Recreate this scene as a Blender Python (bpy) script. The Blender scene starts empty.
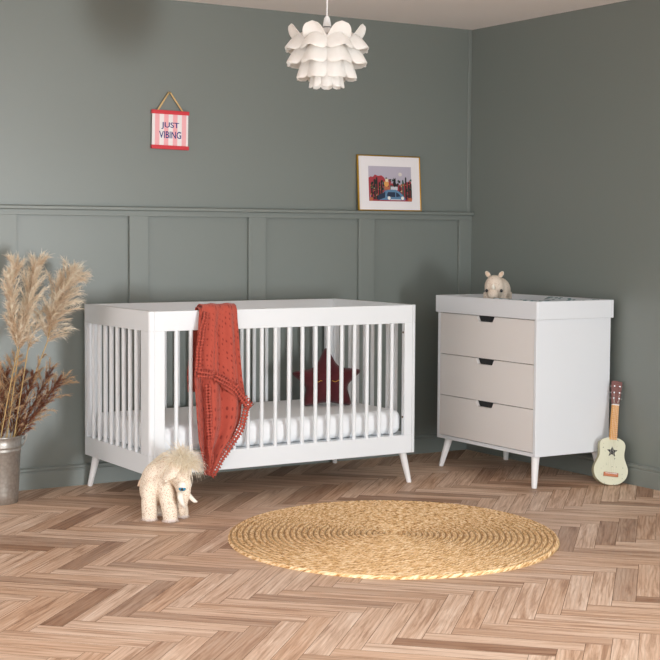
import bpy, bmesh, math, random
from math import sin, cos, pi, radians, sqrt, atan2
from mathutils import Vector, Matrix, noise
random.seed(11)
S = bpy.context.scene
C = S.collection
V = Vector

# ------------------------------------------------------------ materials
def new_mat(name):
    m = bpy.data.materials.new(name); m.use_nodes = True
    nt = m.node_tree
    return m, nt, nt.nodes['Principled BSDF']

def rgb(h):
    h = h.lstrip('#'); c = [int(h[i:i+2], 16)/255 for i in (0, 2, 4)]
    return tuple((x/12.92 if x <= .04045 else ((x+.055)/1.055)**2.4) for x in c) + (1,)

def mat(name, col, rough=.5, metal=0, bump=0, bscale=200, var=0, vscale=4, spec=.5, coord='Object', sheen=0, detail=3):
    m, nt, b = new_mat(name)
    c = rgb(col)
    b.inputs['Base Color'].default_value = c
    b.inputs['Roughness'].default_value = rough
    b.inputs['Metallic'].default_value = metal
    b.inputs['Specular IOR Level'].default_value = spec
    if sheen: b.inputs['Sheen Weight'].default_value = sheen
    tc = nt.nodes.new('ShaderNodeTexCoord')
    if var or True:
        n = nt.nodes.new('ShaderNodeTexNoise'); n.inputs['Scale'].default_value = vscale; n.inputs['Detail'].default_value = detail
        nt.links.new(tc.outputs[coord], n.inputs['Vector'])
        r = nt.nodes.new('ShaderNodeMix'); r.data_type = 'RGBA'; r.blend_type = 'MIX'
        v = max(var, .01)
        r.inputs[6].default_value = tuple(min(1, x*(1-v)) for x in c[:3])+(1,)
        r.inputs[7].default_value = tuple(min(1, x*(1+v)) for x in c[:3])+(1,)
        nt.links.new(n.outputs['Fac'], r.inputs[0]); nt.links.new(r.outputs[2], b.inputs['Base Color'])
    if bump:
        n2 = nt.nodes.new('ShaderNodeTexNoise'); n2.inputs['Scale'].default_value = bscale; n2.inputs['Detail'].default_value = 2
        nt.links.new(tc.outputs[coord], n2.inputs['Vector'])
        bp = nt.nodes.new('ShaderNodeBump'); bp.inputs['Strength'].default_value = bump; bp.inputs['Distance'].default_value = .002
        nt.links.new(n2.outputs['Fac'], bp.inputs['Height']); nt.links.new(bp.outputs[0], b.inputs['Normal'])
    return m

def speckle(name, base, dot, scale=120, thr=.62, rough=.9, bump=.4, soft=.06):
    m, nt, b = new_mat(name)
    b.inputs['Roughness'].default_value = rough
    b.inputs['Specular IOR Level'].default_value = .15
    tc = nt.nodes.new('ShaderNodeTexCoord')
    n = nt.nodes.new('ShaderNodeTexNoise'); n.inputs['Scale'].default_value = scale; n.inputs['Detail'].default_value = 1
    cr = nt.nodes.new('ShaderNodeValToRGB'); cr.color_ramp.elements[0].position = thr; cr.color_ramp.elements[1].position = thr+soft
    cr.color_ramp.elements[0].color = rgb(base); cr.color_ramp.elements[1].color = rgb(dot)
    nt.links.new(tc.outputs['Object'], n.inputs['Vector']); nt.links.new(n.outputs['Fac'], cr.inputs[0]); nt.links.new(cr.outputs[0], b.inputs['Base Color'])
    if bump:
        bp = nt.nodes.new('ShaderNodeBump'); bp.inputs['Strength'].default_value = bump; bp.inputs['Distance'].default_value = .003
        nt.links.new(n.outputs['Fac'], bp.inputs['Height']); nt.links.new(bp.outputs[0], b.inputs['Normal'])
    return m

WALL = '#737A75'
M_wall = mat('sage_paint', WALL, .42, bump=.03, bscale=260, var=.02, vscale=1.2, spec=.9)
M_trim = mat('sage_trim_paint', '#757C77', .46, bump=.02, bscale=150, var=.015, vscale=2, spec=.9)
M_ceil = mat('ceiling_paint', '#F4EEEA', .9, var=.02, vscale=1, spec=.2)
M_white = mat('white_lacquer', '#E3E7EA', .45, var=.006, vscale=3, spec=.4)
M_white_leg = mat('white_lacquer_leg', '#EAEAEA', .35, spec=.4)
M_dres = mat('white_satin_board', '#E1E5E9', .45, var=.006, vscale=3, spec=.4)
M_drawer = mat('white_drawer_board', '#E4E1DE', .5, var=.008, vscale=3, spec=.4)
M_dark = mat('recess_shade', '#26282A', .7)  # near-black colour standing in for the shade inside openings
M_mattress = mat('mattress_cotton', '#F1F3F5', .95, bump=.25, bscale=500, var=.01, spec=.1)
M_gold = mat('brushed_gold', '#C89B3C', .32, metal=.9, var=.05, vscale=30)
M_matboard = mat('mat_board', '#EDEAEC', .9)
M_red_bar = mat('red_painted_wood', '#D2343F', .5)
M_twine = mat('jute_twine', '#DDBC84', .9, bump=.6, bscale=900, var=.3, vscale=300)
M_navy = mat('navy_ink', '#232A7A', .8)
M_steel_screw = mat('screw_steel', '#6E5A4A', .4, metal=.6)
M_cord = mat('white_cord', '#EFEFEF', .45)
M_ring = mat('grey_ring', '#6D6F72', .4)
M_ele = speckle('oatmeal_bouclé'.encode('ascii', 'ignore').decode(), '#F1E4D2', '#CBAE94', 240, .54, soft=.10)
M_rhino = speckle('beige_speckled_felt', '#E4D6C6', '#B59D86', 260, .58, soft=.12)
M_ear_in = mat('inner_ear_felt', '#DDC3AB', .95)
M_cream = mat('cream_felt', '#F3EDE0', .9, bump=.2, bscale=400)
M_hair = mat('cream_long_fur', '#F4EAD4', .75, var=.1, vscale=30, spec=.3)
M_pinkfuzz = mat('fluffy_foot_fringe', '#E7D9D2', .95, var=.1, vscale=80)
M_eye_blue = mat('blue_glass_eye', '#2F8FB5', .12, spec=.8)
M_black = mat('black_gloss', '#101218', .15, spec=.7)
M_star = mat('burgundy_velour', '#54262A', .95, bump=.5, bscale=260, var=.12, vscale=25, sheen=.15, spec=.1)
M_goldthread = mat('gold_thread', '#D7A52E', .4)
M_guitar = speckle('sage_cream_terrazzo_lacquer', '#D3D3BB', '#7B8473', 95, .70, rough=.4, bump=0, soft=.03)
M_guitar_side = mat('guitar_side_wood', '#B9B596', .5)
M_neck = mat('maple_neck', '#D89F56', .45, var=.12, vscale=20)
M_fret = mat('fret_wood_dark', '#A8682C', .4)
M_head = mat('walnut_red_headstock', '#6E3A33', .45, var=.1, vscale=25)
M_bridge = mat('orange_wood_bridge', '#B5683A', .45, var=.1, vscale=50)
M_peg = mat('chrome_pegs', '#D8D8D8', .25, metal=.7)
M_string = mat('nylon_string', '#E9E6D8', .4)
M_stemw = mat('pampas_stem_gold', '#B99A66', .7, var=.15, vscale=60)

def plume_mat(name, c1, c2, rough=.85, transl=.3):
    m, nt, b = new_mat(name)
    a = nt.nodes.new('ShaderNodeAttribute'); a.attribute_name = 'tone'
    mx = nt.nodes.new('ShaderNodeMix'); mx.data_type = 'RGBA'
    mx.inputs[6].default_value = rgb(c1); mx.inputs[7].default_value = rgb(c2)
    nt.links.new(a.outputs['Fac'], mx.inputs[0])
    nt.links.new(mx.outputs[2], b.inputs['Base Color'])
    b.inputs['Roughness'].default_value = rough; b.inputs['Specular IOR Level'].default_value = .1
    t = nt.nodes.new('ShaderNodeBsdfTranslucent'); nt.links.new(mx.outputs[2], t.inputs['Color'])
    ms = nt.nodes.new('ShaderNodeMixShader'); ms.inputs[0].default_value = transl
    nt.links.new(b.outputs[0], ms.inputs[1]); nt.links.new(t.outputs[0], ms.inputs[2])
    nt.links.new(ms.outputs[0], nt.nodes['Material Output'].inputs[0])
    return m
M_pampas = plume_mat('pampas_plume_beige', '#CBA577', '#FFFAEC', transl=.4)
M_brown = plume_mat('dried_brown_plume', '#5E3428', '#9A6750')
M_tan = plume_mat('dried_tan_plume', '#A07A55', '#E2C39E')
M_fur = plume_mat('toy_fur', '#EADCC2', '#FFFBF0', transl=.45)

def petal_material():
    m, nt, b = new_mat('frosted_white_petal')
    b.inputs['Base Color'].default_value = rgb('#FCFBF9'); b.inputs['Roughness'].default_value = .5
    b.inputs['Specular IOR Level'].default_value = .3
    t = nt.nodes.new('ShaderNodeBsdfTranslucent'); t.inputs['Color'].default_value = rgb('#FDFBF7')
    ms = nt.nodes.new('ShaderNodeMixShader'); ms.inputs[0].default_value = .42
    nt.links.new(b.outputs[0], ms.inputs[1]); nt.links.new(t.outputs[0], ms.inputs[2])
    nt.links.new(ms.outputs[0], nt.nodes['Material Output'].inputs[0])
    return m
M_petal = petal_material()

def metal_bucket():
    m, nt, b = new_mat('galvanised_zinc')
    b.inputs['Metallic'].default_value = .7; b.inputs['Roughness'].default_value = .36
    tc = nt.nodes.new('ShaderNodeTexCoord')
    vo = nt.nodes.new('ShaderNodeTexVoronoi'); vo.inputs['Scale'].default_value = 70
    n = nt.nodes.new('ShaderNodeTexNoise'); n.inputs['Scale'].default_value = 18; n.inputs['Detail'].default_value = 6
    nt.links.new(tc.outputs['Object'], vo.inputs['Vector']); nt.links.new(tc.outputs['Object'], n.inputs['Vector'])
    ad = nt.nodes.new('ShaderNodeMath'); ad.operation = 'MULTIPLY'
    nt.links.new(vo.outputs['Distance'], ad.inputs[0]); nt.links.new(n.outputs['Fac'], ad.inputs[1])
    cr = nt.nodes.new('ShaderNodeValToRGB')
    cr.color_ramp.elements[0].color = rgb('#B4AFA8'); cr.color_ramp.elements[1].color = rgb('#9B968F'); cr.color_ramp.elements[1].position = .5
    nt.links.new(ad.outputs[0], cr.inputs[0]); nt.links.new(cr.outputs[0], b.inputs['Base Color'])
    mr = nt.nodes.new('ShaderNodeMapRange'); mr.inputs[3].default_value = .28; mr.inputs[4].default_value = .5
    nt.links.new(n.outputs['Fac'], mr.inputs[0]); nt.links.new(mr.outputs[0], b.inputs['Roughness'])
    return m
M_zinc = metal_bucket()

def floor_mat():
    m, nt, b = new_mat('oak_herringbone_plank')
    L = nt.links
    uv = nt.nodes.new('ShaderNodeUVMap'); uv.uv_map = 'UVMap'
    at = nt.nodes.new('ShaderNodeAttribute'); at.attribute_name = 'tone'
    mp = nt.nodes.new('ShaderNodeMapping'); mp.inputs['Scale'].default_value = (1.6, 24, 1)
    L.new(uv.outputs[0], mp.inputs[0])
    n1 = nt.nodes.new('ShaderNodeTexNoise'); n1.inputs['Scale'].default_value = 1.6; n1.inputs['Detail'].default_value = 7; n1.inputs['Roughness'].default_value = .62; n1.inputs['Distortion'].default_value = .9
    L.new(mp.outputs[0], n1.inputs['Vector'])
    mp2 = nt.nodes.new('ShaderNodeMapping'); mp2.inputs['Scale'].default_value = (9, 420, 1); L.new(uv.outputs[0], mp2.inputs[0])
    n2 = nt.nodes.new('ShaderNodeTexNoise'); n2.inputs['Scale'].default_value = 1.0; n2.inputs['Detail'].default_value = 3; L.new(mp2.outputs[0], n2.inputs['Vector'])
    mp3 = nt.nodes.new('ShaderNodeMapping'); mp3.inputs['Scale'].default_value = (3.0, 16, 1); L.new(uv.outputs[0], mp3.inputs[0])
    wv = nt.nodes.new('ShaderNodeTexWave'); wv.wave_type = 'RINGS'; wv.inputs['Scale'].default_value = 1.3; wv.inputs['Distortion'].default_value = 5; wv.inputs['Detail'].default_value = 3; wv.inputs['Detail Scale'].default_value = 1.1
    L.new(mp3.outputs[0], wv.inputs['Vector'])
    cr = nt.nodes.new('ShaderNodeValToRGB'); e = cr.color_ramp.elements
    e[0].position = .34; e[0].color = rgb('#B9987F'); e[1].position = .72; e[1].color = rgb('#F2DECB')
    k = e.new(.5); k.color = rgb('#DDC0A8')
    L.new(n1.outputs['Fac'], cr.inputs[0])
    # whole-plank tone
    cr2 = nt.nodes.new('ShaderNodeValToRGB'); e = cr2.color_ramp.elements
    e[0].position = 0; e[0].color = rgb('#BCA797'); e[1].position = 1; e[1].color = rgb('#FFFFFF')
    k = e.new(.35); k.color = rgb('#F2E7DD'); k = e.new(.12); k.color = rgb('#D4CBC5')
    L.new(at.outputs['Fac'], cr2.inputs[0])
    mu = nt.nodes.new('ShaderNodeMix'); mu.data_type = 'RGBA'; mu.blend_type = 'MULTIPLY'; mu.inputs[0].default_value = 1
    L.new(cr.outputs[0], mu.inputs[6]); L.new(cr2.outputs[0], mu.inputs[7])
    mu2 = nt.nodes.new('ShaderNodeMix'); mu2.data_type = 'RGBA'; mu2.blend_type = 'MULTIPLY'; mu2.inputs[0].default_value = .2
    cr3 = nt.nodes.new('ShaderNodeValToRGB'); cr3.color_ramp.elements[0].position = .32; cr3.color_ramp.elements[0].color = rgb('#A98B74'); cr3.color_ramp.elements[1].position = .6
    L.new(n2.outputs['Fac'], cr3.inputs[0]); L.new(mu.outputs[2], mu2.inputs[6]); L.new(cr3.outputs[0], mu2.inputs[7])
    mu3 = nt.nodes.new('ShaderNodeMix'); mu3.data_type = 'RGBA'; mu3.blend_type = 'MULTIPLY'; mu3.inputs[0].default_value = .16
    cr4 = nt.nodes.new('ShaderNodeValToRGB'); cr4.color_ramp.elements[0].color = rgb('#9A7A62'); cr4.color_ramp.elements[1].position = .5
    L.new(wv.outputs['Fac'], cr4.inputs[0]); L.new(mu2.outputs[2], mu3.inputs[6]); L.new(cr4.outputs[0], mu3.inputs[7])
    L.new(mu3.outputs[2], b.inputs['Base Color'])
    b.inputs['Roughness'].default_value = .5; b.inputs['Specular IOR Level'].default_value = .35
    bp = nt.nodes.new('ShaderNodeBump'); bp.inputs['Strength'].default_value = .15; bp.inputs['Distance'].default_value = .001
    L.new(n2.outputs['Fac'], bp.inputs['Height']); L.new(bp.outputs[0], b.inputs['Normal'])
    return m
M_floor = floor_mat()
M_gap = mat('plank_joint_dark', '#6A4C38', .9)

def rug_mat():
    m, nt, b = new_mat('braided_jute')
    L = nt.links
    uv = nt.nodes.new('ShaderNodeUVMap'); uv.uv_map = 'UVMap'
    mp = nt.nodes.new('ShaderNodeMapping'); mp.inputs['Scale'].default_value = (48, 130, 1); L.new(uv.outputs[0], mp.inputs[0])
    n = nt.nodes.new('ShaderNodeTexNoise'); n.inputs['Scale'].default_value = 1; n.inputs['Detail'].default_value = 4; n.inputs['Roughness'].default_value = .7; L.new(mp.outputs[0], n.inputs['Vector'])
    cr = nt.nodes.new('ShaderNodeValToRGB'); e = cr.color_ramp.elements
    e[0].position = .36; e[0].color = rgb('#8A5C34'); e[1].position = .60; e[1].color = rgb('#FAE2BC')
    k = e.new(.47); k.color = rgb('#DDB078')
    L.new(n.outputs['Fac'], cr.inputs[0])
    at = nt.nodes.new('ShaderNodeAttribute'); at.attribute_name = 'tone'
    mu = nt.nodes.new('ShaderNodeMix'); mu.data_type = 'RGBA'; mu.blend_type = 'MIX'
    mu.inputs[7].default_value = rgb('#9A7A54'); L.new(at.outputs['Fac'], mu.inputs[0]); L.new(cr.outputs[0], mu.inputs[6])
    L.new(mu.outputs[2], b.inputs['Base Color'])
    b.inputs['Roughness'].default_value = .9; b.inputs['Specular IOR Level'].default_value = .15
    bp = nt.nodes.new('ShaderNodeBump'); bp.inputs['Strength'].default_value = .5; bp.inputs['Distance'].default_value = .003
    L.new(n.outputs['Fac'], bp.inputs['Height']); L.new(bp.outputs[0], b.inputs['Normal'])
    return m
M_rug = rug_mat()

def knit_mat(name, lace=False):
    m, nt, b = new_mat(name)
    L = nt.links
    uv = nt.nodes.new('ShaderNodeUVMap'); uv.uv_map = 'UVMap'
    b.inputs['Roughness'].default_value = .95; b.inputs['Specular IOR Level'].default_value = .1; b.inputs['Sheen Weight'].default_value = .2
    vo = nt.nodes.new('ShaderNodeTexVoronoi'); vo.inputs['Scale'].default_value = 72 if lace else 45; vo.inputs['Randomness'].default_value = .15 if lace else .25
    L.new(uv.outputs[0], vo.inputs['Vector'])
    n = nt.nodes.new('ShaderNodeTexNoise'); n.inputs['Scale'].default_value = 420; L.new(uv.outputs[0], n.inputs['Vector'])
    cr = nt.nodes.new('ShaderNodeValToRGB'); e = cr.color_ramp.elements
    e[0].position = .16 if not lace else .36; e[0].color = rgb('#8A3830') ; e[1].position = .26 if not lace else .46; e[1].color = rgb('#B65445')
    L.new(vo.outputs['Distance'], cr.inputs[0])
    L.new(cr.outputs[0], b.inputs['Base Color'])
    bp = nt.nodes.new('ShaderNodeBump'); bp.inputs['Strength'].default_value = .6; bp.inputs['Distance'].default_value = .004
    ad = nt.nodes.new('ShaderNodeMath'); ad.operation = 'ADD'
    L.new(vo.outputs['Distance'], ad.inputs[0]); L.new(n.outputs['Fac'], ad.inputs[1]); L.new(ad.outputs[0], bp.inputs['Height']); L.new(bp.outputs[0], b.inputs['Normal'])
    if lace:
        lt = nt.nodes.new('ShaderNodeMath'); lt.operation = 'GREATER_THAN'; lt.inputs[1].default_value = .30
        L.new(vo.outputs['Distance'], lt.inputs[0]); L.new(lt.outputs[0], b.inputs['Alpha'])
    return m
M_knit = knit_mat('terracotta_knit')
M_lace = knit_mat('terracotta_lace_border', True)

def changing_mat_material():
    m, nt, b = new_mat('leaf_print_wipe_clean')
    L = nt.links
    tc = nt.nodes.new('ShaderNodeTexCoord')
    mp = nt.nodes.new('ShaderNodeMapping'); mp.inputs['Scale'].default_value = (1, .45, 1); mp.inputs['Rotation'].default_value = (0, 0, .6)
    L.new(tc.outputs['Object'], mp.inputs[0])
    vo = nt.nodes.new('ShaderNodeTexVoronoi'); vo.inputs['Scale'].default_value = 62; L.new(mp.outputs[0], vo.inputs['Vector'])
    cr = nt.nodes.new('ShaderNodeValToRGB'); e = cr.color_ramp.elements
    e[0].position = .40; e[0].color = rgb('#3E7680'); e[1].position = .46; e[1].color = rgb('#D2DCE2')
    L.new(vo.outputs['Distance'], cr.inputs[0])
    L.new(cr.outputs[0], b.inputs['Base Color']); b.inputs['Roughness'].default_value = .35
    return m
M_chmat = changing_mat_material()

# ------------------------------------------------------------ helpers
def new_obj(name, me, parent=None, mats=None):
    o = bpy.data.objects.new(name, me); C.objects.link(o)
    if parent is not None: o.parent = parent
    if mats:
        for m in (mats if isinstance(mats, (list, tuple)) else [mats]): me.materials.append(m)
    return o

def obj(name, bm, m, parent=None, smooth=False, angle=None):
    me = bpy.data.meshes.new(name)
    bmesh.ops.recalc_face_normals(bm, faces=bm.faces)
    bm.to_mesh(me); bm.free()
    o = new_obj(name, me, parent, m)
    if smooth or angle:
        for p in me.polygons: p.use_smooth = True
        if angle:
            md = o.modifiers.new('edge_split', 'EDGE_SPLIT'); md.split_angle = radians(angle)
    return o

def tag(o, label=None, cat=None, group=None, kind=None):
    if label: o['label'] = label
    if cat: o['category'] = cat
    if group: o['group'] = group
    if kind: o['kind'] = kind
    return o

def thing(name, label, cat, loc=(0, 0, 0), rz=0, group=None):
    o = bpy.data.objects.new(name, None); C.objects.link(o)
    o.location = loc; o.rotation_euler = (0, 0, rz)
    o.empty_display_size = .05
    return tag(o, label, cat, group)

def box(bm, x0, x1, y0, y1, z0, z1, bev=0, seg=2, mtx=None, edges=None):
    r = bmesh.ops.create_cube(bm, size=1)
    vs = r['verts']
    for v in vs:
        v.co = V((x0+(v.co.x+.5)*(x1-x0), y0+(v.co.y+.5)*(y1-y0), z0+(v.co.z+.5)*(z1-z0)))
    if bev:
        es = list({e for v in vs for e in v.link_edges if (edges is None or edges(e))})
        if es:
            rr = bmesh.ops.bevel(bm, geom=es, offset=bev, segments=seg, profile=.5, affect='EDGES')
    if mtx is not None:
        # transform all connected verts of this box
        fs = set(); st = [v for v in vs if v.is_valid]
        seen = set(st)
        if bev: 
            for v in rr['verts']:
                if v.is_valid and v not in seen: seen.add(v); st.append(v)
        while st:
            v = st.pop()
            for e in v.link_edges:
                w = e.other_vert(v)
                if w not in seen: seen.add(w); st.append(w)
        for v in seen: v.co = mtx @ v.co
    return bm

def one_box(*a, **k): return box(bmesh.new(), *a, **k)

def tube(bm, pts, radii, seg=12, caps=True):
    pts = [V(p) for p in pts]
    if not isinstance(radii, (list, tuple)): radii = [radii]*len(pts)
    rings = []; prev = None
    for i, p in enumerate(pts):
        t = (pts[min(i+1, len(pts)-1)]-pts[max(i-1, 0)]).normalized()
        if prev is None:
            a = t.orthogonal().normalized()
        else:
            a = (prev-t*prev.dot(t)).normalized()
        prev = a; b = t.cross(a)
        rings.append([bm.verts.new(p+(a*cos(2*pi*k/seg)+b*sin(2*pi*k/seg))*radii[i]) for k in range(seg)])
    for i in range(len(rings)-1):
        for k in range(seg):
            bm.faces.new((rings[i][k], rings[i][(k+1) % seg], rings[i+1][(k+1) % seg], rings[i+1][k]))
    if caps:
        bm.faces.new(rings[0][::-1]); bm.faces.new(rings[-1])
    return bm

def lathe(bm, prof, seg=48, c=(0, 0)):
    rings = []
    for r, z in prof:
        if r < 1e-5: rings.append([bm.verts.new((c[0], c[1], z))])
        else: rings.append([bm.verts.new((c[0]+r*cos(2*pi*k/seg), c[1]+r*sin(2*pi*k/seg), z)) for k in range(seg)])
    for i in range(len(rings)-1):
        a, b = rings[i], rings[i+1]
        for k in range(seg):
            k2 = (k+1) % seg
            if len(a) == 1 and len(b) > 1: bm.faces.new((a[0], b[k2], b[k]))
            elif len(b) == 1 and len(a) > 1: bm.faces.new((a[k], a[k2], b[0]))
            elif len(a) > 1: bm.faces.new((a[k], a[k2], b[k2], b[k]))
    return bm

def prism(bm, outline, y0, y1, mtx=None):
    """outline of (x,z), extruded along y"""
    a = [bm.verts.new((x, y0, z)) for x, z in outline]
    b = [bm.verts.new((x, y1, z)) for x, z in outline]
    n = len(a)
    bm.faces.new(a); bm.faces.new(b[::-1])
    for i in range(n): bm.faces.new((a[i], b[i], b[(i+1) % n], a[(i+1) % n]))
    if mtx is not None:
        for v in a+b: v.co = mtx @ v.co
    return bm

def ellipsoid(bm, c, r, rot=None, seg=24, rings=16):
    res = bmesh.ops.create_uvsphere(bm, u_segments=seg, v_segments=rings, radius=1)
    M = Matrix.Translation(V(c)) @ (rot.to_4x4() if rot else Matrix.Identity(4)) @ Matrix.Diagonal((r[0], r[1], r[2], 1))
    for v in res['verts']: v.co = M @ v.co
    return bm

def fuse(name, bm, m, parent, voxel=.006, smooth=6):
    me = bpy.data.meshes.new(name); bmesh.ops.recalc_face_normals(bm, faces=bm.faces); bm.to_mesh(me); bm.free()
    t = bpy.data.objects.new('temp', me); C.objects.link(t)
    md = t.modifiers.new('r', 'REMESH'); md.mode = 'VOXEL'; md.voxel_size = voxel
    if smooth:
        sm = t.modifiers.new('s', 'SMOOTH'); sm.factor = .6; sm.iterations = smooth
    dg = bpy.context.evaluated_depsgraph_get(); dg.update()
    me2 = bpy.data.meshes.new_from_object(t.evaluated_get(dg))
    bpy.data.objects.remove(t)
    me2.materials.clear()
    o = new_obj(name, me2, parent, m)
    for p in me2.polygons: p.use_smooth = True
    return o

def grid_sheet(name, fn, nu, nv, m, parent=None, thick=.004, uvs=(1, 1), sub=False):
    me = bpy.data.meshes.new(name)
    vs = []; fs = []
    for j in range(nv+1):
        for i in range(nu+1): vs.append(fn(i/nu, j/nv))
    for j in range(nv):
        for i in range(nu):
            a = j*(nu+1)+i; fs.append((a, a+1, a+nu+2, a+nu+1))
    me.from_pydata(vs, [], fs)
    uv = me.uv_layers.new(name='UVMap')
    for p in me.polygons:
        p.use_smooth = True
        for li in p.loop_indices:
            vi = me.loops[li].vertex_index
            uv.data[li].uv = ((vi % (nu+1))/nu*uvs[0], (vi//(nu+1))/nv*uvs[1])
    o = new_obj(name, me, parent, m)
    if thick:
        md = o.modifiers.new('thick', 'SOLIDIFY'); md.thickness = thick; md.offset = 0
    return o

def copy_part(o, parent):
    c = o.copy(); C.objects.link(c); c.parent = parent
    return c

# ------------------------------------------------------------ the room
YB, XR, ZC = 6.643, 5.087, 2.411
X0, Y0 = -2.2, -1.2

def build_floor():
    w, L = .0790, .4936
    O = V((3.228, 3.558)); U = V((1, 1))/sqrt(2); W = V((-1, 1))/sqrt(2)
    vs, fs, tones, uvs = [], [], [], []
    g = .0007
    rnd = random.Random(5)
    def plank(u0, u1, v0, v1, along_u):
        c = O+U*(u0+u1)/2+W*(v0+v1)/2
        if not (X0-.3 < c.x < XR+.25 and Y0-.3 < c.y < YB+.25): return
        i = len(vs)
        for (u, v) in ((u0+g, v0+g), (u1-g, v0+g), (u1-g, v1-g), (u0+g, v1-g)):
            p = O+U*u+W*v
            vs.append((p.x, p.y, 0))
        fs.append((i, i+1, i+2, i+3)); tones.append(rnd.random())
        ou, ov = rnd.random()*50, rnd.random()*50
        lu, lv = u1-u0, v1-v0
        if along_u: uvs.append([(ou, ov), (ou+lu, ov), (ou+lu, ov+lv), (ou, ov+lv)])
        else: uvs.append([(ou, ov), (ou, ov+lu), (ou+lv, ov+lu), (ou+lv, ov)])
    for k in range(-75, 76):
        for j in range(-14, 14):
            bu, bv = k*w+j*L, -k*w+j*L
            plank(bu, bu+L, bv, bv+w, True)
            plank(bu+L, bu+L+w, bv, bv+L, False)
    n = len(vs)
    vs += [(X0-.5, Y0-.5, -.002), (XR+.5, Y0-.5, -.002), (XR+.5, YB+.5, -.002), (X0-.5, YB+.5, -.002)]
    fs.append((n, n+1, n+2, n+3)); tones.append(0); uvs.append([(0, 0)]*4)
    b = len(vs)
    me = bpy.data.meshes.new('floor'); me.from_pydata(vs, [], fs)
    at = me.attributes.new('tone', 'FLOAT', 'FACE')
    for i, t in enumerate(tones): at.data[i].value = t
    uv = me.uv_layers.new(name='UVMap')
    for p in me.polygons:
        for q, li in enumerate(p.loop_indices): uv.data[li].uv = uvs[p.index][q]
    o = new_obj('floor', me, None, [M_floor, M_gap]); me.polygons[len(fs)-1].material_index = 1
    tag(o, kind='structure')
build_floor()

def struct(name, bm, m): return tag(obj(name, bm, m), kind='structure')

struct('wall_back', one_box(X0, XR+.12, YB, YB+.12, -.05, ZC+.05), M_wall)
struct('wall_right', one_box(XR, XR+.12, Y0-.1, YB, -.05, ZC+.05), M_wall)
# wall behind the camera with the daylight window
WX0, WX1, WZ0, WZ1 = 3.05, 4.45, .15, 1.65
bm = bmesh.new()
box(bm, WX1, XR, Y0-.12, Y0, -.05, ZC+.05); box(bm, 2.6, WX0, Y0-.12, Y0, -.05, ZC+.05)
box(bm, WX0, WX1, Y0-.12, Y0, -.05, WZ0); box(bm, WX0, WX1, Y0-.12, Y0, WZ1, ZC+.05)
struct('wall_front', bm, M_wall)
bm = bmesh.new()
for a, b_ in ((WX0, WX0+.05), (WX1-.05, WX1)): box(bm, a, b_, Y0-.09, Y0-.03, WZ0, WZ1, .004)
for a, b_ in ((WZ0, WZ0+.05), (WZ1-.05, WZ1)): box(bm, WX0+.05, WX1-.05, Y0-.09, Y0-.03, a, b_, .004)
struct('window_1', bm, M_white)
struct('ceiling', one_box(X0, XR+.12, 2.6, YB+.12, ZC, ZC+.1), M_ceil)
# skirting boards with a rounded ogee top
def skirting(name, a, b, inward):
    prof = [(0, 0), (.020, 0), (.020, .078), (.017, .082), (.017, .086), (.021, .090), (.021, .098), (.014, .104), (0, .104)]
    a, b, n = V(a), V(b), V(inward)
    bm = bmesh.new(); ra = [bm.verts.new(a+n*p+V((0, 0, z))) for p, z in prof]; rb = [bm.verts.new(b+n*p+V((0, 0, z))) for p, z in prof]
    for i in range(len(prof)): j = (i+1) % len(prof); bm.faces.new((ra[i], ra[j], rb[j], rb[i]))
    bm.faces.new(ra); bm.faces.new(rb[::-1])
    struct(name, bm, M_trim)
skirting('baseboard_back', (X0, YB, 0), (XR, YB, 0), (0, -1, 0))
skirting('baseboard_right', (XR, Y0, 0), (XR, YB-.02, 0), (-1, 0, 0))
# wall panelling: battens, frieze rail, ledge
n = 1
for x in (.217, .901, 1.585, 2.270, 2.953, 3.628, 4.314, 4.998):
    x1 = min(x+.102, XR)
    struct('trim_%d' % n, one_box(x, x1, YB-.020, YB, .104, 1.327, .0015, 1), M_trim); n += 1
struct('trim_%d' % n, one_box(X0, XR, YB-.022, YB, 1.325, 1.353, .0015, 1), M_trim); n += 1
struct('trim_%d' % n, one_box(X0, XR, YB-.042, YB, 1.353, 1.370, .003, 2), M_trim); n += 1
struct('trim_%d' % n, one_box(5.062, XR, YB-.006, YB, 1.370, ZC, .003, 2), M_trim)

# ------------------------------------------------------------ crib
CX, CY, CL, CD = 2.704, 5.854, 1.4545, .762
ZT, ZTB, ZB1, ZB0 = .893, .803, .245, .155
T = .024
crib = thing('crib', 'white slatted cot bed with short splayed legs against the panelled wall', 'crib', (CX+CL/2, CY+CD/2, 0))
off = V((-(CX+CL/2), -(CY+CD/2), 0))
def cobj(name, bm, m=M_white, smooth=False, angle=None, parent=None):
    bmesh.ops.translate(bm, verts=bm.verts, vec=off)
    o = obj(name, bm, m, parent or crib, smooth, angle); return o
vert_edge = lambda e: abs(e.verts[0].co.z-e.verts[1].co.z) > 1e-4
def end_edges(side):
    xo = CX if side == 0 else CX+CL
    return lambda e: vert_edge(e) and abs(e.verts[0].co.x-xo) < 1e-4
for side in (0, 1):
    xa, xb = (CX, CX+T) if side == 0 else (CX+CL-T, CX+CL)
    ee = end_edges(side)
    cobj('end_rail', box(bmesh.new(), xa, xb, CY, CY+CD, ZTB+.0006, ZT, .016, 5, edges=ee), angle=40)
    cobj('end_rail', box(bmesh.new(), xa, xb, CY, CY+CD, ZB0, ZB1-.0006, .016, 5, edges=ee), angle=40)
    # end posts
    cobj('corner_post', box(bmesh.new(), xa, xb, CY, CY+.092, ZB1+.0004, ZTB-.0004, .016, 5, edges=lambda e: ee(e) and e.verts[0].co.y < CY+.01), angle=40)
    cobj('corner_post', box(bmesh.new(), xa, xb, CY+CD-.04, CY+CD, ZB1+.0004, ZTB-.0004, .016, 5, edges=lambda e: ee(e) and e.verts[0].co.y > CY+CD-.01), angle=40)
xi0, xi1 = CX+T+.0008, CX+CL-T-.0008
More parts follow.
